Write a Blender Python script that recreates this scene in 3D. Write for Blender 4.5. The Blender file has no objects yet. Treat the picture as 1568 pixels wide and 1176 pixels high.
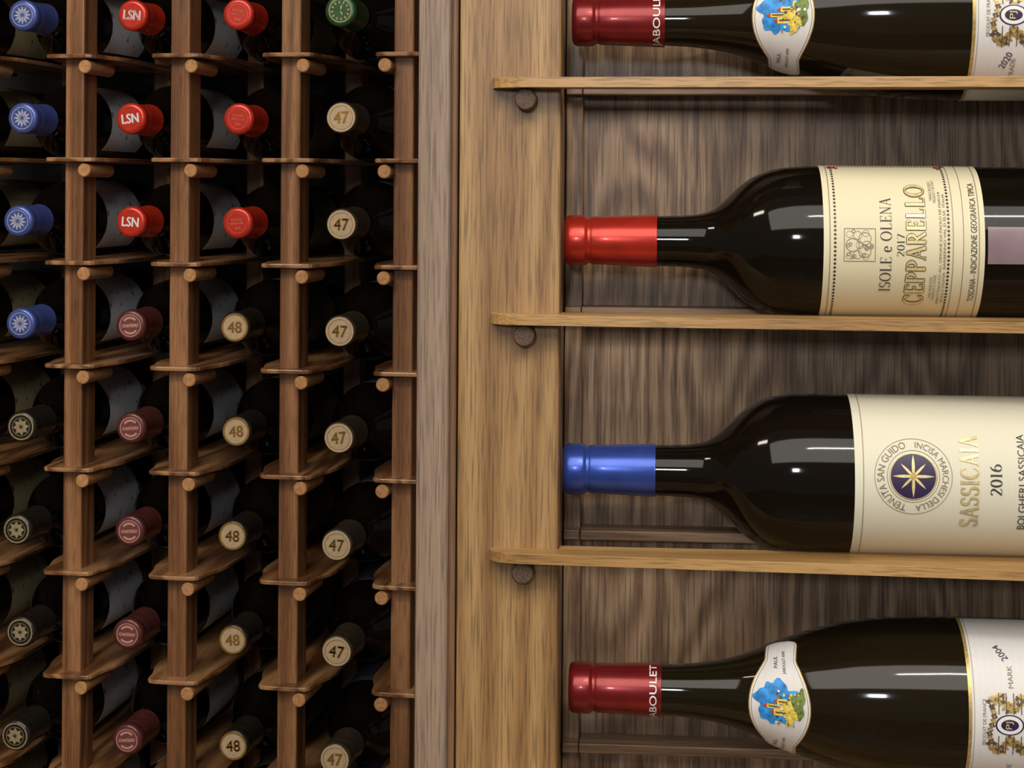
import bpy, bmesh, math, random
from mathutils import Vector, Matrix
random.seed(4)
CAMZ = 1.40
scene = bpy.context.scene
scene.view_settings.view_transform = 'Standard'
COL = scene.collection

# ------------------------------------------------------------------ materials
def newmat(name):
    m = bpy.data.materials.new(name); m.use_nodes = True
    nt = m.node_tree; b = nt.nodes['Principled BSDF']
    return m, nt, b

def plain(name, col, rough=0.5, metal=0.0, coat=0.0, var=0.0, vscale=60, bump=0.0, spec=0.5):
    m, nt, b = newmat(name)
    b.inputs['Roughness'].default_value = rough
    b.inputs['Metallic'].default_value = metal
    b.inputs['Coat Weight'].default_value = coat
    b.inputs['Coat Roughness'].default_value = 0.05
    b.inputs['Specular IOR Level'].default_value = spec
    tc = nt.nodes.new('ShaderNodeTexCoord')
    no = nt.nodes.new('ShaderNodeTexNoise'); no.inputs['Scale'].default_value = vscale
    no.inputs['Detail'].default_value = 4
    nt.links.new(tc.outputs['Object'], no.inputs['Vector'])
    rp = nt.nodes.new('ShaderNodeValToRGB')
    rp.color_ramp.elements[0].position = 0.3; rp.color_ramp.elements[1].position = 0.7
    rp.color_ramp.elements[0].color = (*[c*(1-var) for c in col], 1)
    rp.color_ramp.elements[1].color = (*[min(1, c*(1+var)) for c in col], 1)
    nt.links.new(no.outputs['Fac'], rp.inputs['Fac'])
    nt.links.new(rp.outputs['Color'], b.inputs['Base Color'])
    if bump:
        bp = nt.nodes.new('ShaderNodeBump'); bp.inputs['Strength'].default_value = bump
        bp.inputs['Distance'].default_value = 0.0005
        nt.links.new(no.outputs['Fac'], bp.inputs['Height'])
        nt.links.new(bp.outputs['Normal'], b.inputs['Normal'])
    return m

def wood(name, dark, mid, light, axis='z', across=16, along=1.6, rings=9, pore=0.5, rough=0.42, ringamt=0.6, offs=(0,0,0), fine=12, pscale=1100):
    m, nt, b = newmat(name)
    N = nt.nodes.new; L = nt.links.new
    tc = N('ShaderNodeTexCoord')
    def mapped(ac, al):
        mp = N('ShaderNodeMapping')
        sc = [ac, ac, ac]; sc['xyz'.index(axis)] = al
        mp.inputs['Scale'].default_value = sc
        mp.inputs['Location'].default_value = offs
        L(tc.outputs['Object'], mp.inputs['Vector']); return mp
    a = N('ShaderNodeTexNoise'); a.inputs['Scale'].default_value = 1; a.inputs['Detail'].default_value = 1.5
    a.inputs['Roughness'].default_value = 0.4
    a.inputs['Distortion'].default_value = 0.15
    L(mapped(across, along).outputs[0], a.inputs['Vector'])
    w = N('ShaderNodeTexNoise'); w.inputs['Scale'].default_value = 1; w.inputs['Detail'].default_value = 4
    L(mapped(across*10, along*14).outputs[0], w.inputs['Vector'])
    wm = N('ShaderNodeMath'); wm.operation = 'MULTIPLY_ADD'; wm.inputs[1].default_value = 0.025
    L(w.outputs['Fac'], wm.inputs[0]); L(a.outputs['Fac'], wm.inputs[2])
    mu = N('ShaderNodeMath'); mu.operation = 'MULTIPLY'; mu.inputs[1].default_value = rings*6.283
    L(wm.outputs[0], mu.inputs[0])
    sn = N('ShaderNodeMath'); sn.operation = 'SINE'; L(mu.outputs[0], sn.inputs[0])
    mr = N('ShaderNodeMapRange'); mr.inputs[1].default_value = -1; mr.inputs[2].default_value = 1
    L(sn.outputs[0], mr.inputs[0])
    s = N('ShaderNodeTexNoise'); s.inputs['Scale'].default_value = 1; s.inputs['Detail'].default_value = 5
    s.inputs['Roughness'].default_value = .65
    L(mapped(across*fine, along*fine*.16).outputs[0], s.inputs['Vector'])
    mixf = N('ShaderNodeMix'); mixf.data_type = 'FLOAT'; mixf.inputs[0].default_value = 1-ringamt
    L(mr.outputs[0], mixf.inputs[2]); L(s.outputs['Fac'], mixf.inputs[3])
    rp = N('ShaderNodeValToRGB')
    e = rp.color_ramp.elements
    e[0].position = 0.20; e[0].color = (*dark, 1)
    e[1].position = 0.74; e[1].color = (*light, 1)
    k = e.new(0.46); k.color = (*mid, 1)
    L(mixf.outputs[0], rp.inputs['Fac'])
    p = N('ShaderNodeTexNoise'); p.inputs['Scale'].default_value = 1; p.inputs['Detail'].default_value = 2
    L(mapped(pscale, pscale*.035).outputs[0], p.inputs['Vector'])
    pr = N('ShaderNodeMapRange'); pr.inputs[1].default_value = 0.48; pr.inputs[2].default_value = 0.66
    pr.inputs[3].default_value = 1.0; pr.inputs[4].default_value = 1-pore
    L(p.outputs['Fac'], pr.inputs[0])
    mm = N('ShaderNodeMix'); mm.data_type = 'RGBA'; mm.blend_type = 'MULTIPLY'; mm.inputs[0].default_value = 1
    L(rp.outputs['Color'], mm.inputs[6]); L(pr.outputs[0], mm.inputs[7])
    L(mm.outputs[2], b.inputs['Base Color'])
    b.inputs['Roughness'].default_value = rough
    bp = N('ShaderNodeBump'); bp.inputs['Strength'].default_value = 0.2; bp.inputs['Distance'].default_value = 0.0004
    L(pr.outputs[0], bp.inputs['Height']); L(bp.outputs['Normal'], b.inputs['Normal'])
    return m

def paper(name, col, ribs=900, ribamt=0.06, rough=0.6):
    m, nt, b = newmat(name); N = nt.nodes.new; L = nt.links.new
    tc = N('ShaderNodeTexCoord')
    w = N('ShaderNodeTexWave'); w.wave_type = 'BANDS'; w.bands_direction = 'X'
    w.inputs['Scale'].default_value = ribs/6.283*2; w.inputs['Distortion'].default_value = 0.3
    L(tc.outputs['Object'], w.inputs['Vector'])
    rp = N('ShaderNodeValToRGB')
    rp.color_ramp.elements[0].color = (*[c*(1-ribamt) for c in col], 1)
    rp.color_ramp.elements[1].color = (*col, 1)
    L(w.outputs['Fac'], rp.inputs['Fac']); L(rp.outputs['Color'], b.inputs['Base Color'])
    b.inputs['Roughness'].default_value = rough
    return m

HONEY = wood('honey_oak', (.20, .10, .034), (.305, .172, .066), (.39, .235, .098), 'z', 17, .8, 11, .46, .42, .34, fine=26, pscale=1000)
HONEYX = wood('honey_oak_shelf', (.27, .14, .046), (.39, .22, .076), (.47, .28, .108), 'x', 30, 1.5, 4, .38, .36, .4)
WALNUT = wood('walnut_veneer', (.10, .054, .028), (.25, .152, .085), (.385, .258, .156), 'z', 11, 2.4, 26, .50, .42, .34, (3, 1, .4), fine=40, pscale=900)
WALGREY = wood('grey_walnut', (.18, .118, .078), (.265, .185, .128), (.33, .24, .17), 'z', 24, 1, 4, .4, .45, .25, fine=24)
WALX = wood('walnut_rail', (.16, .088, .044), (.30, .18, .098), (.40, .25, .15), 'x', 30, 2, 4, .4)
TRIM = wood('brown_trim', (.14, .07, .035), (.22, .12, .062), (.3, .175, .095), 'z', 40, 1, 3, .3)
RACKZ = wood('rack_wood_upright', (.14, .054, .021), (.28, .125, .052), (.40, .195, .086), 'z', 24, 1, 6, .4, .32, .4, fine=20)
RACKY = wood('rack_wood_shelf', (.16, .064, .025), (.31, .145, .058), (.45, .235, .105), 'y', 22, 2, 6, .3, .26)
ENDG = plain('dowel_end_grain', (.085, .046, .027), .6, var=.45, vscale=900, bump=.4)
RACKPEG = plain('rack_peg_wood', (.50, .25, .105), .30, var=.25, vscale=300)
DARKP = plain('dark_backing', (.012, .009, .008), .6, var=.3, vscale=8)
GLASS = plain('dark_bottle_glass', (.005, .0035, .0022), .07, var=.2, vscale=5, spec=.28)
GLASSB = plain('brown_bottle_glass', (.010, .007, .003), .07, var=.2, vscale=5, spec=.32)
REDF = plain('red_foil', (.44, .026, .014), .3, .5, .2, var=.12, vscale=120, bump=.08)
WINEF = plain('wine_red_foil', (.20, .012, .013), .3, .5, .25, var=.15, vscale=120, bump=.08)
BLUEF = plain('blue_foil', (.04, .085, .40), .3, .55, .2, var=.12, vscale=120, bump=.08)
CREAM = paper('cream_laid_paper', (.74, .67, .46), 900, .09)
IVORY = paper('ivory_laid_paper', (.71, .68, .54), 900, .09)
WHITEP = paper('white_paper', (.70, .68, .67), 300, .02)
GOLD = plain('gold_ink', (.56, .39, .13), .35, .5, var=.25, vscale=700)
PALEG = plain('pale_gold_ink', (.78, .64, .30), .35, .3, var=.2, vscale=700)
SASG = plain('faint_gold_ink', (.66, .54, .25), .35, .35, var=.25, vscale=400)
INK = plain('black_ink', (.035, .028, .025), .5)
BROWNI = plain('brown_ink', (.10, .06, .03), .5)
GREYI = plain('grey_ink', (.22, .18, .12), .6)
NAVY = plain('navy_ink', (.025, .012, .06), .45)
SKYB = plain('sky_blue_ink', (.03, .27, .72), .5, var=.45, vscale=300)
YEL = plain('yellow_ink', (.8, .56, .10), .5, var=.4, vscale=600)
GRN = plain('green_ink', (.14, .20, .04), .5, var=.5, vscale=600)
REDI = plain('red_ink', (.5, .05, .03), .5)
WHI = plain('white_ink', (.78, .76, .74), .5)
PINKREFL = plain('painted_pink_reflection', (.24, .165, .19), .35, coat=.4, var=.12, vscale=60)  # flat colour standing in for a pinkish reflection on the glass

# ------------------------------------------------------------------ helpers
def add_mesh(name, verts, faces, mats, fm=None, smooth=True, parent=None, loc=(0, 0, 0)):
    me = bpy.data.meshes.new(name)
    me.from_pydata([tuple(v) for v in verts], [], faces)
    for m in (mats if isinstance(mats, (list, tuple)) else [mats]): me.materials.append(m)
    if fm:
        for i, p in enumerate(me.polygons): p.material_index = fm[i]
    for p in me.polygons: p.use_smooth = smooth
    me.update()
    ob = bpy.data.objects.new(name, me); COL.objects.link(ob)
    ob.location = loc
    if parent: ob.parent = parent
    return ob

def empty(name, loc=(0, 0, 0), rz=0):
    e = bpy.data.objects.new(name, None); COL.objects.link(e)
    e.empty_display_size = .05; e.location = loc; e.rotation_euler[2] = rz
    return e

def bevel(ob, w=.0008, seg=2):
    md = ob.modifiers.new('Bevel', 'BEVEL'); md.width = w; md.segments = seg; md.limit_method = 'ANGLE'
    md.angle_limit = math.radians(50)
    return ob

def boxes(name, lst, mat, parent=None, bev=.0008):
    V = []; F = []
    for (x0, x1, y0, y1, z0, z1) in lst:
        n = len(V)
        V += [(x0,y0,z0),(x1,y0,z0),(x1,y1,z0),(x0,y1,z0),(x0,y0,z1),(x1,y0,z1),(x1,y1,z1),(x0,y1,z1)]
        F += [[n+i for i in f] for f in ((3,2,1,0),(4,5,6,7),(0,1,5,4),(1,2,6,5),(2,3,7,6),(3,0,4,7))]
    ob = add_mesh(name, V, F, mat, smooth=False, parent=parent)
    if bev: bevel(ob, bev)
    return ob

def prisms(name, lst, mat, parent=None, bev=.0008):
    V = []; F = []
    for pts, z0, z1 in lst:
        n = len(V); k = len(pts)
        V += [(p[0], p[1], z0) for p in pts] + [(p[0], p[1], z1) for p in pts]
        F.append([n+i for i in reversed(range(k))]); F.append([n+k+i for i in range(k)])
        for i in range(k):
            j = (i+1) % k
            F.append([n+i, n+j, n+k+j, n+k+i])
    ob = add_mesh(name, V, F, mat, smooth=False, parent=parent)
    if bev: bevel(ob, bev)
    return ob

def dowels(name, lst, mat, r, parent=None, seg=28):
    V = []; F = []
    for (x, y0, y1, z) in lst:
        n = len(V)
        prof = [(y0, 0), (y0, r*.86), (y0+r*.14, r), (y1, r)]
        V.append((x, y0, z))
        for (yy, rr) in prof[1:]:
            for i in range(seg):
                a = 2*math.pi*i/seg
                V.append((x+rr*math.cos(a), yy, z+rr*math.sin(a)))
        for i in range(seg):
            j = (i+1) % seg
            F.append([n, n+1+i, n+1+j])
            for q in range(2):
                F.append([n+1+q*seg+i, n+1+(q+1)*seg+i, n+1+(q+1)*seg+j, n+1+q*seg+j])
    return add_mesh(name, V, F, mat, smooth=False, parent=parent)

def dens(pts, step=.0025):
    n = len(pts); out = []
    d = [(pts[i+1][1]-pts[i][1])/max(1e-9, pts[i+1][0]-pts[i][0]) for i in range(n-1)]
    m = [d[0]] + [0 if d[i-1]*d[i] <= 0 else 2*d[i-1]*d[i]/(d[i-1]+d[i]) for i in range(1, n-1)] + [d[-1]]
    for i in range(n-1):
        x0, y0 = pts[i]; x1, y1 = pts[i+1]; h = x1-x0
        k = max(1, min(12, int(h/step)))
        for j in range(k):
            t = j/k
            out.append((x0+t*h, (2*t**3-3*t*t+1)*y0+(t**3-2*t*t+t)*h*m[i]+(-2*t**3+3*t*t)*y1+(t**3-t*t)*h*m[i+1]))
    out.append(pts[-1]); return out

def lathe(prof, seg=72, axis='x'):
    V = []; F = []
    for (x, r) in prof:
        for i in range(seg):
            a = 2*math.pi*i/seg
            if axis == 'x': V.append((x, r*math.cos(a), r*math.sin(a)))
            else: V.append((r*math.sin(a), x, r*math.cos(a)))
    for q in range(len(prof)-1):
        for i in range(seg):
            j = (i+1) % seg
            F.append([q*seg+i, q*seg+j, (q+1)*seg+j, (q+1)*seg+i])
    F.append(list(range(seg))[::-1]); F.append([(len(prof)-1)*seg+i for i in range(seg)])
    return V, F

BORDEAUX = [(.040, .0122), (.060, .0128), (.068, .0138), (.074, .0163), (.079, .0205), (.085, .0262), (.092, .0315), (.101, .0353), (.112, .0371), (.121, .0375), (.285, .0375), (.293, .0362), (.298, .033), (.300, .027)]
BURG = [(.040, .0118), (.058, .0128), (.072, .0147), (.082, .0170), (.092, .0206), (.100, .0240), (.108, .0270), (.118, .0305), (.138, .0355), (.160, .0380), (.180, .0388), (.285, .0388), (.293, .0375), (.298, .034), (.300, .028)]
CAPS = [(0, .0001), (.0001, .0098), (.0006, .0112), (.0016, .0121), (.003, .0125), (.0095, .0125), (.0108, .0122), (.0114, .0115), (.0124, .01115), (.0134, .0116), (.0145, .0119), (.02, .0120), (.0452, .0130), (.0455, .0131), (.0458, .0130)]
def Rof(prof, x):
    for i in range(len(prof)-1):
        if prof[i][0] <= x <= prof[i+1][0]:
            t = (x-prof[i][0])/(prof[i+1][0]-prof[i][0]+1e-12); return prof[i][1]*(1-t)+prof[i+1][1]*t
    return prof[0][1] if x < prof[0][0] else prof[-1][1]

_tc = {}
def text2d(s):
    if s in _tc: return _tc[s]
    cu = bpy.data.curves.new('t', 'FONT'); cu.body = s; cu.resolution_u = 3
    ob = bpy.data.objects.new('t', cu); COL.objects.link(ob)
    bpy.context.view_layer.update()
    dg = bpy.context.evaluated_depsgraph_get()
    me = bpy.data.meshes.new_from_object(ob.evaluated_get(dg))
    V = [(v.co.x, v.co.y) for v in me.vertices]; F = [list(p.vertices) for p in me.polygons]
    bpy.data.objects.remove(ob); bpy.data.curves.remove(cu); bpy.data.meshes.remove(me)
    x0 = min(v[0] for v in V); x1 = max(v[0] for v in V); y0 = min(v[1] for v in V); y1 = max(v[1] for v in V)
    V = [((v[0]-x0)/(x1-x0)-.5, (v[1]-y0)/(y1-y0)) for v in V]
    _tc[s] = (V, F); return V, F

# --- a small roman (serif) pen alphabet
def arc(cx, cy, rx, ry, a0, a1, n=14):
    return [(cx+rx*math.cos(math.radians(a0+(a1-a0)*i/n)), cy+ry*math.sin(math.radians(a0+(a1-a0)*i/n))) for i in range(n+1)]
def glyph(c):
    S = lambda x, y, w=.11: [(x-w, y), (x+w, y)]
    if c == 'I': return .34, [[(.17, 0), (.17, 1)]], [S(.17, .015), S(.17, .985)]
    if c == 'L': return .62, [[(.17, 0), (.17, 1)]], [S(.17, .985), [(.06, .015), (.58, .015)], [(.57, .015), (.58, .24)]]
    if c == 'E': return .64, [[(.17, 0), (.17, 1)]], [[(.06, .985), (.56, .985)], [(.555, .985), (.555, .78)], [(.17, .51), (.46, .51)], [(.46, .42), (.46, .60)], [(.06, .015), (.59, .015)], [(.58, .015), (.59, .24)]]
    if c == 'P': return .62, [[(.17, 0), (.17, 1)], [(.17, .98)]+arc(.30, .735, .25, .245, 90, -90)+[(.17, .49)]], [S(.17, .015), [(.06, .985), (.2, .985)]]
    if c == 'R': return .70, [[(.17, 0), (.17, 1)], [(.17, .98)]+arc(.30, .745, .23, .235, 90, -90)+[(.17, .51)], [(.32, .50), (.62, .02)]], [S(.17, .015), [(.06, .985), (.2, .985)], [(.56, .015), (.70, .015)]]
    if c == 'B': return .66, [[(.17, 0), (.17, 1)], [(.17, .98)]+arc(.30, .755, .2, .225, 90, -90)+[(.17, .53)], [(.17, .53)]+arc(.32, .275, .25, .255, 90, -90)+[(.17, .02)]], [[(.06, .985), (.2, .985)], [(.06, .015), (.2, .015)]]
    if c == 'A': return .74, [[(.36, 1), (.65, 0)]], [[(.36, 1), (.09, 0)], [(.18, .34), (.54, .34)], S(.09, .015, .09), S(.65, .015, .09)]
    if c == 'N': return .80, [[(.16, .98), (.64, .02)]], [[(.16, 0), (.16, 1)], [(.64, 0), (.64, 1)], S(.16, .015, .1), S(.64, .985, .1), [(.04, .985), (.18, .985)]]
    if c == 'H': return .80, [[(.17, 0), (.17, 1)], [(.63, 0), (.63, 1)]], [S(.17, .015), S(.17, .985), S(.63, .015), S(.63, .985), [(.17, .5), (.63, .5)]]
    if c == 'T': return .66, [[(.33, 0), (.33, 1)]], [S(.33, .015), [(.04, .985), (.62, .985)], [(.04, .985), (.04, .78)], [(.62, .985), (.62, .78)]]
    if c == 'O': return .84, [arc(.42, .5, .34, .5, 0, 360, 30)], []
    if c == '0': return .56, [arc(.28, .5, .21, .5, 0, 360, 26)], []
    if c == 'C': return .76, [arc(.42, .5, .34, .5, 52, 308, 26)], [[(.64, .98), (.64, .72)], [(.64, .12), (.66, .26)]]
    if c == 'G': return .82, [arc(.42, .5, .34, .5, 52, 318, 26), [(.68, .1), (.68, .44)]], [[(.64, .98), (.64, .72)], [(.56, .44), (.78, .44)]]
    if c == 'S': return .58, [arc(.29, .74, .19, .25, 40, 245, 14)+arc(.29, .26, .21, .25, 70, -145, 16)], [[(.46, .97), (.46, .76)], [(.09, .03), (.09, .26)]]
    if c == 'e': return .48, [arc(.24, .33, .19, .33, 5, 320, 22)], [[(.05, .36), (.43, .36)]]
    if c == '1': return .40, [[(.2, 0), (.2, 1)]], [S(.2, .015), [(.08, .9), (.2, .99)]]
    if c == '2': return .56, [arc(.27, .74, .19, .25, 160, -35, 14)+[(.10, .03)]], [[(.08, .03), (.48, .03)], [(.48, .03), (.5, .18)]]
    if c == '4': return .58, [[(.38, 0), (.38, 1)]], [[(.38, 1), (.05, .3)], [(.05, .3), (.54, .3)], S(.38, .015, .09)]
    if c == '6': return .56, [arc(.28, .31, .2, .3, 0, 360, 24), arc(.42, .40, .34, .6, 178, 98, 10)], []
    if c == '7': return .54, [[(.49, .97), (.2, 0)]], [[(.06, .97), (.5, .97)], [(.06, .97), (.06, .82)]]
    return .32, [], []
def roman(s, thick=.12, thin=.035):
    V = []; F = []; x = 0
    def stroke(pts, th, tn, ox):
        n = len(V); k = len(pts)
        for i, p in enumerate(pts):
            a = pts[max(0, i-1)]; b = pts[min(k-1, i+1)]
            if abs(pts[0][0]-pts[-1][0])+abs(pts[0][1]-pts[-1][1]) < 1e-6:
                if i in (0, k-1): a = pts[-2]; b = pts[1]
            dx, dy = b[0]-a[0], b[1]-a[1]; L = math.hypot(dx, dy) or 1; dx /= L; dy /= L
            w = (tn+(th-tn)*abs(dy)**1.3)/2
            V.append((ox+p[0]-dy*w, p[1]+dx*w)); V.append((ox+p[0]+dy*w, p[1]-dx*w))
        for i in range(k-1): F.append([n+2*i, n+2*i+1, n+2*i+3, n+2*i+2])
    for c in s:
        w, A, Bq = glyph(c)
        for p in A: stroke(p, thick, thin, x)
        for p in Bq: stroke(p, thin*1.15, thin*1.15, x)
        x += w+.05
    x -= .05
    return [(v[0]/x-.5, v[1]) for v in V], F

class Sheet:
    """collects flat artwork and wraps it round a bottle surface (x along the bottle, a = arc length)"""
    def __init__(s, prof, parent, name, xmap=lambda x: x):
        s.prof = prof; s.parent = parent; s.name = name; s.V = []; s.F = []; s.M = []; s.mats = []; s.xm = xmap
    def mi(s, m):
        if m not in s.mats: s.mats.append(m)
        return s.mats.index(m)
    def put(s, V, F, mat, lift):
        n = len(s.V); k = s.mi(mat)
        for (x, a) in V:
            R = Rof(s.prof, x); th = a/R; R += lift
            s.V.append((x, -R*math.cos(th), R*math.sin(th)))
        for f in F: s.F.append([n+i for i in f]); s.M.append(k)
    def rect(s, x0, x1, a0, a1, mat, lift=.0002, nx=None):
        w = x1-x0
        if w < .001: x0 = s.xm(x0); x1 = x0+w
        else: x0, x1 = s.xm(x0), s.xm(x1)
        nx = nx or max(1, int((x1-x0)/.004)); na = max(1, int((a1-a0)/.0012))
        V = [(x0+(x1-x0)*i/nx, a0+(a1-a0)*j/na) for i in range(nx+1) for j in range(na+1)]
        F = [[i*(na+1)+j, (i+1)*(na+1)+j, (i+1)*(na+1)+j+1, i*(na+1)+j+1] for i in range(nx) for j in range(na)]
        s.put(V, F, mat, lift)
    def frame(s, x0, x1, a0, a1, t, mat, lift=.0004):
        s.rect(x0, x0+t, a0, a1, mat, lift); s.rect(x1-t, x1, a0, a1, mat, lift)
        s.rect(x0, x1, a0, a0+t, mat, lift); s.rect(x0, x1, a1-t, a1, mat, lift)
    def radial(s, x0, a0, rf, mat, lift=.0004, inner=0, seg=40, K=5, sx=1, sa=1):
        V = []; F = []; x0 = s.xm(x0)
        for k in range(K+1):
            t = inner+(1-inner)*k/K
            for i in range(seg):
                th = 2*math.pi*i/seg; r = rf(th)*t
                V.append((x0-sx*r*math.cos(th), a0+sa*r*math.sin(th)))
        for k in range(K):
            for i in range(seg):
                j = (i+1) % seg
                F.append([k*seg+i, k*seg+j, (k+1)*seg+j, (k+1)*seg+i])
        s.put(V, F, mat, lift)
    def disc(s, x0, a0, r, mat, lift=.0004, inner=0, seg=32, K=3):
        s.radial(x0, a0, lambda t: r, mat, lift, inner, seg, K)
    def text(s, txt, xb, a0, length, h, mat, lift=.0005, rot=0, polar=None, thick=0, serif=None):
        V, F = roman(txt, *serif) if serif else text2d(txt)
        xb = s.xm(xb)
        bm = bmesh.new()
        vs = [bm.verts.new((v[0]*length, v[1]*h, 0)) for v in V]
        for f in F:
            try: bm.faces.new([vs[i] for i in f])
            except ValueError: pass
        bmesh.ops.triangulate(bm, faces=bm.faces[:])
        for it in range(3):
            ed = [e for e in bm.edges if e.calc_length() > .0018]
            if not ed: break
            bmesh.ops.subdivide_edges(bm, edges=ed, cuts=1)
            bmesh.ops.triangulate(bm, faces=bm.faces[:])
        bm.verts.index_update()
        out = []
        for v in bm.verts:
            p, q = v.co.x, v.co.y
            if polar:
                R0, c = polar; th = c-p/R0; rr = R0+q
                p, q = rr*math.cos(th), rr*math.sin(th)
            elif rot:
                cr, sr = math.cos(rot), math.sin(rot); p, q = p*cr-q*sr, p*sr+q*cr
            out.append((xb-q, a0+p))
        F2 = [[v.index for v in f.verts] for f in bm.faces]
        bm.free()
        s.put(out, F2, mat, lift)
        if thick:
            for dx, da in ((thick, 0), (-thick, 0), (0, thick), (0, -thick)):
                s.put([(x+dx, a+da) for x, a in out], F2, mat, lift-.00003)
    def done(s):
        return add_mesh(s.name, s.V, s.F, s.mats, s.M, smooth=True, parent=s.parent)

def display_bottle(prof, loc, glass, foil, rb=1.0):
    e = empty('wine_bottle', loc)
    pr = [(x, r*(1+(rb-1)*min(1, max(0, (x-.07)/.03)))) for x, r in dens(prof)]
    V, F = lathe(pr, 96); add_mesh('glass_body', V, F, glass, parent=e)
    V, F = lathe(CAPS, 72); add_mesh('foil_capsule', V, F, foil, parent=e)
    return e, pr

# ------------------------------------------------------------------ cabinet on the right
cab = empty('display_cabinet')
Z0, Z1 = .02, 2.25
XI = -.0447; XR = .262
boxes('frame_stile', [(-.094, XI, .852, .870, Z0, Z1), (XR, XR+.05, .852, .870, Z0, Z1)], HONEY, cab, .0012)
boxes('outer_panel', [(-.1151, -.0985, .858, .95, Z0, Z1)], WALGREY, cab, .0015)
boxes('edge_strip', [(-.0983, -.0948, .8535, .95, Z0, Z1)], TRIM, cab, .0012)
boxes('side_panel', [(-.0948, -.0455, .871, .949, Z0, Z1), (XR, XR+.05, .871, .949, Z0, Z1)], WALNUT, cab, .0005)
boxes('back_panel', [(-.0940, XR+.05, .9185, .935, Z0, Z1)], WALNUT, cab, 0)
boxes('corner_batten', [(-.0450, -.0362, .909, .9185, Z0, Z1)], WALNUT, cab, .0008)
boxes('plinth_and_top', [(-.0948, XR+.05, .846, .949, 0.0, .03), (-.0948, XR+.05, .846, .949, 2.22, 2.26)], HONEY, cab, .001)
tops = [.167+.1137*k for k in range(4, 0, -1)] + [.167, .0537, -.0598, -.1737, -.2825] + [-.2825-.1137*k for k in range(1, 8)]
backs = {.0537: .8515, -.0598: .8615, -.1737: .860, -.2825: .858}
sh = []; rails = []; dw = []
for t in tops:
    yb = backs.get(t, .855)
    pts = [(-.0778, .8518), (-.0776, .848), (-.0762, .8445), (-.0735, .8418), (-.0695, .840), (-.064, .839), (-.058, .8385), (.1, .8315), (XR-.001, .8225),
           (XR-.001, yb), (XI+.0004, yb), (XI+.0004, .8518)]
    sh.append((pts, CAMZ+t-.005, CAMZ+t))
    rails.append((-.0360, XR-.001, .9000, .9183, CAMZ+t-.005, CAMZ+t))
    rails.append((-.0445, -.0363, .9000, .9088, CAMZ+t-.005, CAMZ+t))
    dw.append((-.0613, .8425, .853, CAMZ+t-.0104))
prisms('shelf_boards', sh, HONEYX, cab, .001)
boxes('rear_rails', rails, WALX, cab, .0006)
dowels('dowel_pins', dw, ENDG, .0053, cab)

YB = .876
# bottle A : red capsule, cream label
e, pr = display_bottle(BORDEAUX, (-.0437, YB, CAMZ-.0250), GLASS, REDF, 1.0)
L = Sheet(pr, e, 'front_label', lambda x: .1239+(x-.1246)*.950)
HA = .0585
L.rect(.1246, .2031, -HA, HA, CREAM)
L.frame(.1275, .2005, -.0555, .0555, .00035, GREYI)
L.rect(.1875, .1878, -.0555, .0555, GREYI, .0004); L.rect(.1925, .1928, -.0555, .0555, GREYI, .0004)
for i in range(52):
    a = -.050+.100*i/51
    L.disc(.1302, a, .00062, INK, seg=8, K=1); L.disc(.1855, a, .00062, INK, seg=8, K=1)
for i in range(34):
    x = .1325+.050*i/33
    for sg in (-1, 1): L.disc(x, sg*.0520, .0006, INK, seg=8, K=1)
for sg in (-1, 1):
    for xx in (.1312, .185):
        for q in range(12):
            L.disc(xx+random.uniform(-.0022, .0022), sg*.0500+random.uniform(-.0028, .0028), .0008, BROWNI if q % 2 else REDI, seg=8, K=1, lift=.00045)
L.frame(.1345, .1500, -.0078, .0078, .0003, GREYI)
for (dx, da, r) in ((-.0035, 0, .0032), (.0025, .003, .003), (.0025, -.003, .003), (0, 0, .0018), (.0035, 0, .002), (-.001, .0045, .002), (-.001, -.0045, .002), (.003, .0055, .0016), (.003, -.0055, .0016), (-.005, .005, .0016), (-.005, -.005, .0016)):
    L.disc(.1422+dx, da, r, GREYI, .0004, .9, 24, 1)
for i in range(12):
    L.disc(.1422+random.uniform(-.006, .006), random.uniform(-.0065, .0065), .0009, GREYI, .0004, .7, 10, 1)
L.text('ISOLE e OLENA', .1578, 0, .0465, .0052, INK, serif=(.11, .03))
L.text('2017', .1640, 0, .0108, .0034, INK, serif=(.10, .03))
L.text('CEPPARELLO', .1742, -.0, .0630, .0086, BROWNI, .00042, thick=.00028, serif=(.20, .06))
L.text('CEPPARELLO', .1742, -.0, .0630, .0086, PALEG, .0006, serif=(.17, .045))
L.text('VIN ROUGE', .1782, -.021, .012, .0013, GREYI); L.text('PRODUIT D ITALIE', .1800, -.021, .014, .0013, GREYI)
L.text('VINO ROSSO', .1782, .028, .012, .0013, GREYI); L.text('PRODUCT OF ITALY', .1800, .028, .014, .0013, GREYI)
L.text('IMBOTTIGLIATO ALL ORIGINE DA PAOLO DE MARCHI', .1822, -.002, .058, .0012, GREYI)
L.text('ISOLE E OLENA  BARBERINO VAL D ELSA  ITALIA', .1842, -.002, .056, .0012, GREYI)
L.text('TOSCANA - INDICAZIONE GEOGRAFICA TIPICA', .1992, .002, .062, .0028, INK)
L.rect(.2045, .30, -.0085, .009, PINKREFL, .00015)  # reflection painted on as a strip beyond the label
L.done()

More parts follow.
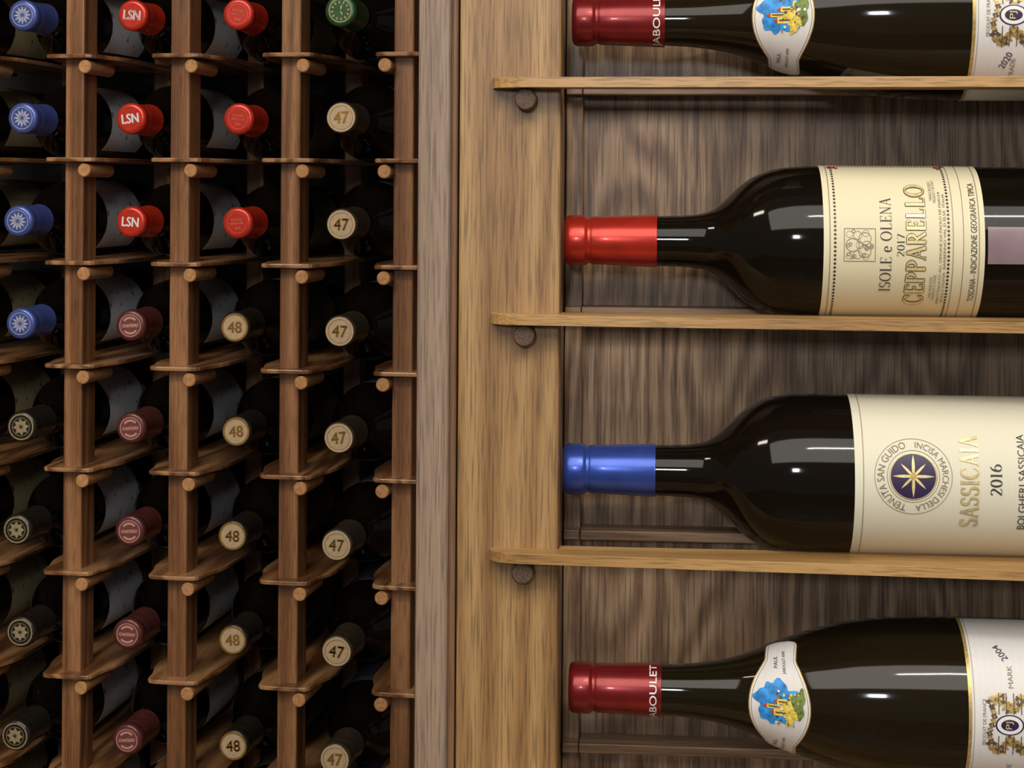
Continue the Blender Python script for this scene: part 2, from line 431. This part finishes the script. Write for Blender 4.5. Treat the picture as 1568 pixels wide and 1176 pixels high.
# bottle B : blue capsule, ivory label
e, pr = display_bottle(BORDEAUX, (-.0437, YB, CAMZ-.1385), GLASS, BLUEF, 1.04)
L = Sheet(pr, e, 'front_label', lambda x: .1390+(x-.1415)*.92)
L.rect(.1415, .265, -.0615, .0615, IVORY)
L.rect(.1457, .1460, -.058, .058, GREYI, .0004)
L.rect(.2600, .2603, -.058, .058, GREYI, .0004)
for sg in (-1, 1): L.rect(.1457, .260, sg*.058-.00015, sg*.058+.00015, GREYI, .0004)
cx, ca = .1708, .0055
L.disc(cx, ca, .0104, NAVY, .0004, 0, 48, 7)
L.disc(cx, ca, .0122, GREYI, .0004, .98, 60, 1)
L.disc(cx, ca, .0180, GREYI, .0004, .986, 60, 1)
L.disc(cx, ca, .0111, GOLD, .0004, .965, 60, 1)
def star(th):
    k = (th/(math.pi/4)) % 1; k = min(k, 1-k)*2
    big = int(round(th/(math.pi/4))) % 2 == 0
    return (.0098 if big else .0082)*(1-k)**1.8+.0016*k
L.radial(cx, ca, star, PALEG, .0006, 0, 96, 6)
L.disc(cx, ca, .0016, GOLD, .0007, 0, 16, 2)
L.text('TENUTA SAN GUIDO', cx, ca, .036, .0034, GREYI, polar=(.0134, math.pi/2))
L.text('INCISA MARCHESI DELLA', cx, ca, .040, .0030, GREYI, polar=(.0134, -math.pi/2))
L.text('SASSICAIA', .2035, .0035, .0435, .0082, GREYI, .00050, thick=.00005, serif=(.15, .04))
L.text('SASSICAIA', .2035, .0035, .0435, .0082, SASG, .00065, thick=.00012, serif=(.15, .04))
L.text('2016', .2150, .0045, .0148, .0052, INK, serif=(.13, .04))
L.text('BOLGHERI SASSICAIA', .2270, .0035, .046, .0034, INK)
L.text('DENOMINAZIONE DI ORIGINE CONTROLLATA', .2350, .0035, .05, .0018, INK)
L.done()

# bottles C : sloping-shoulder bottles with shield medallion
def rhone(z, x, year, year_s):
    e, pr = display_bottle(BURG, (x, YB, CAMZ+z), GLASSB, WINEF, 1.0)
    C = Sheet(CAPS, e, 'capsule_lettering')
    C.text('JABOULET', .0445, .0005, .0330, .0046, WHI, .0003, thick=.00005); C.done()
    L = Sheet(pr, e, 'neck_medallion')
    xc = .1020
    def shield(grow, mat, lift):
        na = 64; nx = 8; S = .0400+grow; V = []; F = []
        for j in range(na+1):
            a = -S+2*S*j/na; u = abs(a)/S
            w = .0062+.0072*math.cos(min(1, u/.62)*math.pi/2)**1.2
            if u > .88: w *= math.sqrt(max(.0, 1-((u-.88)/.12)**2))*.6+.4
            w += grow
            cc = xc+.0025*u*u
            for i in range(nx+1): V.append((cc-w+2*w*i/nx, a*.92))
        for j in range(na):
            for i in range(nx):
                F.append([j*(nx+1)+i, j*(nx+1)+i+1, (j+1)*(nx+1)+i+1, (j+1)*(nx+1)+i])
        L.put(V, F, mat, lift)
    shield(.0011, GOLD, .00015); shield(.0006, WHI, .00035); shield(0, GREYI, .0005); shield(-.0003, WHITEP, .0007)
    L.radial(xc-.001, .002, lambda t: .0100*(1+.10*math.sin(5*t)+.08*math.sin(8*t)+.06*math.sin(13*t)), SKYB, .0009, 0, 60, 6)
    L.radial(xc+.0050, -.001, lambda t: .0056*(1+.22*math.sin(4*t+1)+.12*math.sin(9*t)), YEL, .0011, 0, 48, 5, .7, 1.15)
    L.radial(xc+.0088, .003, lambda t: .0042*(1+.25*math.sin(3*t+1)+.1*math.sin(7*t)), GRN, .0012, 0, 40, 4, .7, 1.5)
    for dx, da, w, h in ((0, -.002, .0030, .0055), (.001, .003, .0024, .0045), (-.003, .0005, .0018, .006)):
        L.rect(xc+dx-h/2, xc+dx+h/2, da-w/2, da+w/2, YEL, .0012)
        L.rect(xc+dx-h/2+.0008, xc+dx+h/2, da-.0003, da+.0003, BROWNI, .00135)
        L.radial(xc+dx-h/2-.0006, da, lambda t: .0013, REDI, .0013, 0, 3, 2)
    for i in range(34):
        L.disc(xc+random.uniform(-.002, .010), random.uniform(-.008, .008), random.uniform(.0003, .0007), random.choice([WHI, GRN, BROWNI, PALEG, GREYI]), .0014, 0, 8, 1)
    for sg in (-1, 1):
        L.text('PAUL', xc-.0005, sg*.0215, .0065, .0018, INK, .0009); L.text('JABOULET AINE', xc+.0035, sg*.022, .0125, .0018, INK, .0009)
    L.done()
    L = Sheet(pr, e, 'front_label', lambda x: .1886+(x-.1912)*.86)
    L.rect(.1912, .285, -.061, .061, WHITEP)
    L.rect(.1912, .1930, -.061, .061, GOLD, .0004)
    L.rect(.1942, .1944, -.061, .061, GREYI, .0004)
    L.text('PRODUIT DE FRANCE', .2005, .0, .0215, .0016, GREYI)
    L.text(year, .2120, year_s, .0088, .0032, NAVY, rot=.5 if year_s > 0 else -.4)
    L.text('MARK', .2155, .021, .0105, .0022, GREYI); L.text('TRADE', .2155, -.0275, .0115, .0022, GREYI)
    L.text('DEPUIS 1834', .2350, 0, .02, .002, GREYI)
    cx = .2130
    L.radial(cx, -.001, lambda t: .0060, NAVY, .0004, .0, 32, 4, 1.1, .8)
    L.radial(cx, -.001, lambda t: .0053, WHI, .0005, .0, 32, 4, 1.1, .8)
    L.radial(cx, -.001, lambda t: .0043, NAVY, .0006, .0, 32, 4, .95, .6)
    L.text('PJ', cx+.002, -.001, .0035, .0036, PALEG, .0008)
    for sg in (-1, 1):
        for i in range(13):
            t = i/12
            L.radial(cx-.0095+.020*t, -.001+sg*(.0098+.0026*math.sin(t*9)), lambda th, s=t: .0019*(1+.45*math.sin(3*th+s*7)+.2*math.sin(7*th)), GOLD if i % 3 else BROWNI, .0005+.00004*(i % 2), .35, 18, 2, 1.1, 1)
        for q in range(4): L.rect(cx-.006+.004*q, cx-.0056+.004*q, -.001+min(sg*.005, sg*.0145), -.001+max(sg*.005, sg*.0145), BROWNI, .0006)
    for i in range(9):
        L.radial(cx-.0095-.0012*math.sin(i*.78), -.009+.002*i, lambda th: .0013*(1+.3*math.sin(4*th)), GOLD if i % 2 else BROWNI, .0006, .3, 14, 2)
        L.disc(cx+.0125+.0012*math.sin(i*1.1), -.013+.003*i, .0013, GREYI, .0005, .65, 14, 1)
    L.done()
rhone(-.2470, -.0401, '2004', .0335)
rhone(.0838, -.0405, '2020', -.0235)

# ------------------------------------------------------------------ wine rack on the left (turned slightly)
B = math.atan(.167)-math.atan(.08)
def rackpt(x, y, z=0): return (x*math.cos(B)+y*math.sin(B), -x*math.sin(B)+y*math.cos(B), z)
RY = 1.55
rack = empty('wine_rack', (0, 0, 0), -B)
posts = [-.887, -.784, -.681, -.5785, -.473, -.3675, -.262]
PW = .0185
boxes('front_uprights', [(p, p+PW, RY, RY+.032, 0, 2.25) for p in posts], RACKZ, rack, .002)
boxes('rear_uprights', [(p, p+PW, RY+.225, RY+.25, 0, 2.25) for p in posts], RACKZ, rack, .002)
pl = []; pg = []
for p in posts:
    c = p+PW/2
    for k in range(-8, 14):
        z = CAMZ+.027-.0955*k
        right = [(.0215, -.0118), (.0240, -.0085), (.0252, -.002), (.0262, .008), (.0290, .018), (.0325, .030), (.0345, .045), (.0345, .08), (.0345, .245)]
        pts = [(c-a, RY+b) for a, b in reversed(right)] + [(c-.016, RY-.0135), (c+.016, RY-.0135)] + [(c+a, RY+b) for a, b in right]
        pl.append((pts, z-.0040, z))
        sx = -1 if p > -.4 else 1
        pg.append((c+sx*.0148, RY-.0125, RY+.045, z-.0118))
prisms('bottle_rests', pl, RACKY, rack, .001)
dowels('peg_pins', pg, RACKPEG, .0062, rack, 18)
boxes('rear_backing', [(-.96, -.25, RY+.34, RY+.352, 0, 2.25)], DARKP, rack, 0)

def rack_type(key, side, face, label, art):
    mats = [GLASS, side, face, label]; V = []; F = []; M = []
    def add(v, f, m):
        n = len(V); V.extend(v); F.extend([[n+i for i in q] for q in f]); M.extend([m]*len(f))
    v, f = lathe(dens(BORDEAUX, .005), 48, 'y'); add(v, f, 0)
    SC = 1.16
    cp = [(x, r*SC) for x, r in CAPS[1:]]
    v, f = lathe(cp, 40, 'y'); add(v, f, 1)
    RD = .0111
    v = [(0, -.00015, 0)]+[(RD*math.sin(2*math.pi*i/32), -.00015, RD*math.cos(2*math.pi*i/32)) for i in range(32)]
    add(v, [[0, 1+i, 1+(i+1) % 32] for i in range(32)], 2)
    v = []; f = []
    n = 48
    for i in range(n+1):
        a = math.radians(-135+270*i/n)
        for yy in (.1215, .212): v.append((.0379*math.sin(a), yy, .0379*math.cos(a)))
    for i in range(n): f.append([2*i, 2*i+1, 2*i+3, 2*i+2])
    add(v, f, 3)
    def ring(r0, r1, y, m, a0=0, a1=360):
        n = max(3, int((a1-a0)/11)); v = []; f = []
        for i in range(n+1):
            a = math.radians(a0+(a1-a0)*i/n)
            v += [(r0*math.sin(a), y, r0*math.cos(a)), (r1*math.sin(a), y, r1*math.cos(a))]
        for i in range(n): f.append([2*i, 2*i+1, 2*i+3, 2*i+2])
        add(v, f, m)
    def txt(s, w, h, y, m, z=0):
        a, b = text2d(s)
        for dx, dz in ((0, 0), (.00035, 0), (-.00035, 0), (0, .00025), (0, -.00025)):
            add([(q[0]*w+dx, y-abs(dx)*.1, (q[1]-.5)*h+z+dz) for q in a], b, m)
    def blade(a, r0, r1, w, y, m):
        a = math.radians(a); d = (math.sin(a), math.cos(a)); t = (d[1], -d[0])
        add([(d[0]*r0, y, d[1]*r0), (d[0]*(r0+r1)/2+t[0]*w, y, d[1]*(r0+r1)/2+t[1]*w), (d[0]*r1, y, d[1]*r1), (d[0]*(r0+r1)/2-t[0]*w, y, d[1]*(r0+r1)/2-t[1]*w)], [[0, 1, 2, 3]], m)
    art(mats, ring, txt, blade)
    me = bpy.data.meshes.new('bottle_'+key)
    me.from_pydata(V, [], F)
    for m in mats: me.materials.append(m)
    for i, p in enumerate(me.polygons): p.material_index = M[i]; p.use_smooth = M[i] in (0, 1, 3)
    me.update(); return me

R_RED = plain('bright_red_foil', (.60, .035, .016), .32, .3, .2, var=.15, vscale=150)
R_BLUE = plain('royal_blue_foil', (.075, .115, .40), .32, .4, .2, var=.15, vscale=150)
R_MAR = plain('maroon_foil', (.11, .03, .027), .35, .3, .2, var=.2, vscale=150)
R_MARF = plain('maroon_foil_end', (.22, .07, .055), .4, .3, var=.2, vscale=300)
R_BLK = plain('black_foil', (.022, .018, .014), .3, .3, .2, var=.2, vscale=150)
R_TAN = plain('tan_foil', (.06, .045, .03), .35, .4, .2, var=.25, vscale=150)
R_CRM = plain('cream_cap_end', (.56, .41, .25), .4, .2, var=.12, vscale=300)
R_GLD = plain('amber_cap_print', (.38, .20, .045), .35, .5, var=.2, vscale=300)
R_GREEN = plain('green_foil', (.03, .10, .028), .32, .4, .2, var=.15, vscale=150)
R_SILV = plain('silver_print', (.52, .53, .66), .35, .3, var=.1, vscale=300)
R_BRZ = plain('bronze_print', (.45, .36, .20), .35, .4, var=.2, vscale=300)
def scribbled(name, col):
    m, nt, b = newmat(name); N = nt.nodes.new; Lk = nt.links.new
    tc = N('ShaderNodeTexCoord'); mp = N('ShaderNodeMapping'); mp.inputs['Scale'].default_value = (90, 140, 90)
    no = N('ShaderNodeTexNoise'); no.inputs['Scale'].default_value = 1; no.inputs['Detail'].default_value = 3
    Lk(tc.outputs['Object'], mp.inputs['Vector']); Lk(mp.outputs[0], no.inputs['Vector'])
    rp = N('ShaderNodeValToRGB'); rp.color_ramp.elements[0].position = .34; rp.color_ramp.elements[1].position = .40
    rp.color_ramp.elements[0].color = (*[c*.25 for c in col], 1); rp.color_ramp.elements[1].color = (*col, 1)
    Lk(no.outputs['Fac'], rp.inputs['Fac']); Lk(rp.outputs['Color'], b.inputs['Base Color']); b.inputs['Roughness'].default_value = .6
    return m
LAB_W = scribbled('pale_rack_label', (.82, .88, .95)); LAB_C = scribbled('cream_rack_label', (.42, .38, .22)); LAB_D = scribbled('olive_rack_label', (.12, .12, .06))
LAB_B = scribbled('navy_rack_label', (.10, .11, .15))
E = -.0003
def art_lsn(m, ring, txt, blade):
    m.append(WHI); txt('LSN', .0160, .0086, E*1.5, 4)
def art_red(m, ring, txt, blade):
    m.append(plain('coral_emboss', (.80, .14, .09), .3, .3)); txt('CCC', .011, .0022, E, 4, .003); txt('ESTATE', .012, .0018, E, 4, -.0005); ring(.009, .0095, E, 4); txt('VI', .005, .0022, E, 4, -.005)
def art_blue(m, ring, txt, blade):
    m.append(R_SILV); ring(.0098, .0104, E, 4)
    for a in range(0, 360, 30): blade(a, .0012, .0088, .0011, E, 4)
def art_gold(m, ring, txt, blade):
    m.append(R_BRZ); ring(.0110, .0122, E, 4); ring(.0082, .0086, E, 4)
    for a in range(0, 360, 45): blade(a, .001, .0080, .0021, E, 4)
def art_mar(m, ring, txt, blade):
    m.append(plain('rose_print', (.55, .28, .25), .4)); ring(.0096, .0103, E, 4); txt('CHATEAU', .015, .0028, E*1.5, 4); ring(.0062, .0082, E*1.2, 4, -50, 50); ring(.0062, .0082, E*1.2, 4, 130, 230)
def art_48(m, ring, txt, blade):
    m.append(R_GLD); ring(.0110, .0128, E, 4); txt('48', .0130, .0100, E*1.5, 4)
def art_47(m, ring, txt, blade):
    m.append(R_GLD); ring(.0108, .0129, E, 2); ring(.0103, .0107, E*1.1, 4); txt('47', .0135, .0105, E*1.5, 4)
def art_green(m, ring, txt, blade):
    m.append(R_BRZ); ring(.0098, .0106, E, 4)
    for a in range(0, 360, 30): blade(a, .006, .0092, .0008, E, 4)
    blade(20, 0, .006, .0008, E, 4); blade(160, 0, .005, .0008, E, 4)
T = {
 'blue': rack_type('blue_cap', R_BLUE, R_BLUE, LAB_W, art_blue),
 'dark': rack_type('dark_cap', R_BLK, R_BLK, LAB_C, art_gold),
 'darkw': rack_type('dark_cap_pale_label', R_BLK, R_BLK, LAB_W, art_gold),
 'lsn': rack_type('red_lettered_cap', R_RED, R_RED, LAB_W, art_lsn),
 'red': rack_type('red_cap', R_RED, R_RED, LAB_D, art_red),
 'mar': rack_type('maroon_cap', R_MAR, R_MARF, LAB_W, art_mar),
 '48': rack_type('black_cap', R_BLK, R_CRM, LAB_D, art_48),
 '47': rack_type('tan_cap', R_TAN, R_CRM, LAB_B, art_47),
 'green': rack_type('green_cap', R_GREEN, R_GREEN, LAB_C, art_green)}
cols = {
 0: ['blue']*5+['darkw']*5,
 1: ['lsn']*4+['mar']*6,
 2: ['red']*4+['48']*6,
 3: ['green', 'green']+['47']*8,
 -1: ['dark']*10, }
fy = {-1: 0, 0: -.012, 1: -.002, 2: -.001, 3: -.022}
fx = {-1: 0, 0: .0045, 1: .0045, 2: .0015, 3: 0}
for c in (-1, 0, 1, 2, 3):
    cx = (posts[c+1]+PW+posts[c+2])/2+fx[c]
    for i, k in enumerate(range(-2, 8)):
        me = T[cols[c][i]]
        ob = bpy.data.objects.new('wine_bottle', me); COL.objects.link(ob)
        dx = random.uniform(-.002, .002); dy = random.uniform(-.004, .004)
        ob.location = rackpt(cx+dx, RY+fy[c]+dy, CAMZ+.027-.0955*k+.0362)
        ob.rotation_euler = (random.uniform(-.01, .01), random.uniform(-.12, .12), -B+random.uniform(-.01, .01))

# ------------------------------------------------------------------ room shell
boxes('floor', [(-3, 3, -2.5, 2.3, -.05, 0)], wood('floor_boards', (.1, .06, .035), (.18, .11, .06), (.24, .15, .09), 'y', 8, 1, 5), None, 0)
boxes('wall_back', [(-3, 3, 2.2, 2.3, 0, 2.9)], plain('dark_plaster', (.03, .024, .02), .8, var=.15, vscale=6), None, 0)

# ------------------------------------------------------------------ lights
def area(name, loc, tgt, size, size_y, power, col):
    l = bpy.data.lights.new(name, 'AREA'); l.shape = 'RECTANGLE'; l.size = size; l.size_y = size_y; l.energy = power; l.color = col
    o = bpy.data.objects.new(name, l); COL.objects.link(o); o.location = loc
    o.rotation_euler = (Vector(tgt)-Vector(loc)).to_track_quat('-Z', 'Y').to_euler(); return o
area('ceiling_strip_light', (.35, -.10, 2.25), (.08, .9, 1.3), .55, .03, 4.2, (1, .92, .80))
area('soft_fill_light', (.1, -1.3, 3.2), (-.1, 1.1, 1.2), 3.8, 1.8, 88, (1, .94, .84))  # added soft front fill, a big dim panel rather than a fixture
area('rack_fill_light', (-.85, .45, 2.2), (-.45, 1.6, 1.2), .4, .1, 4.5, (1, .87, .70))  # fill added to brighten the rack, not a fitted lamp
area('rack_label_fill', (-.15, -1.1, 1.70), (-.4, 1.6, 1.2), .16, .16, 6, (.94, .96, 1))  # added cool front fill to lift the racked labels, no doorway
w = bpy.data.worlds.new('World'); scene.world = w; w.use_nodes = True
w.node_tree.nodes['Background'].inputs[0].default_value = (1, .94, .85, 1)
w.node_tree.nodes['Background'].inputs[1].default_value = .13

# ------------------------------------------------------------------ camera
cd = bpy.data.cameras.new('Camera'); cam = bpy.data.objects.new('Camera', cd); COL.objects.link(cam)
cd.lens = 36*2700/1568; cd.sensor_width = 36; cd.shift_y = -.19; cd.clip_start = .01
cam.location = (0, 0, CAMZ)
cam.rotation_euler = (math.pi/2, -.0065, math.atan(.08))
scene.camera = cam
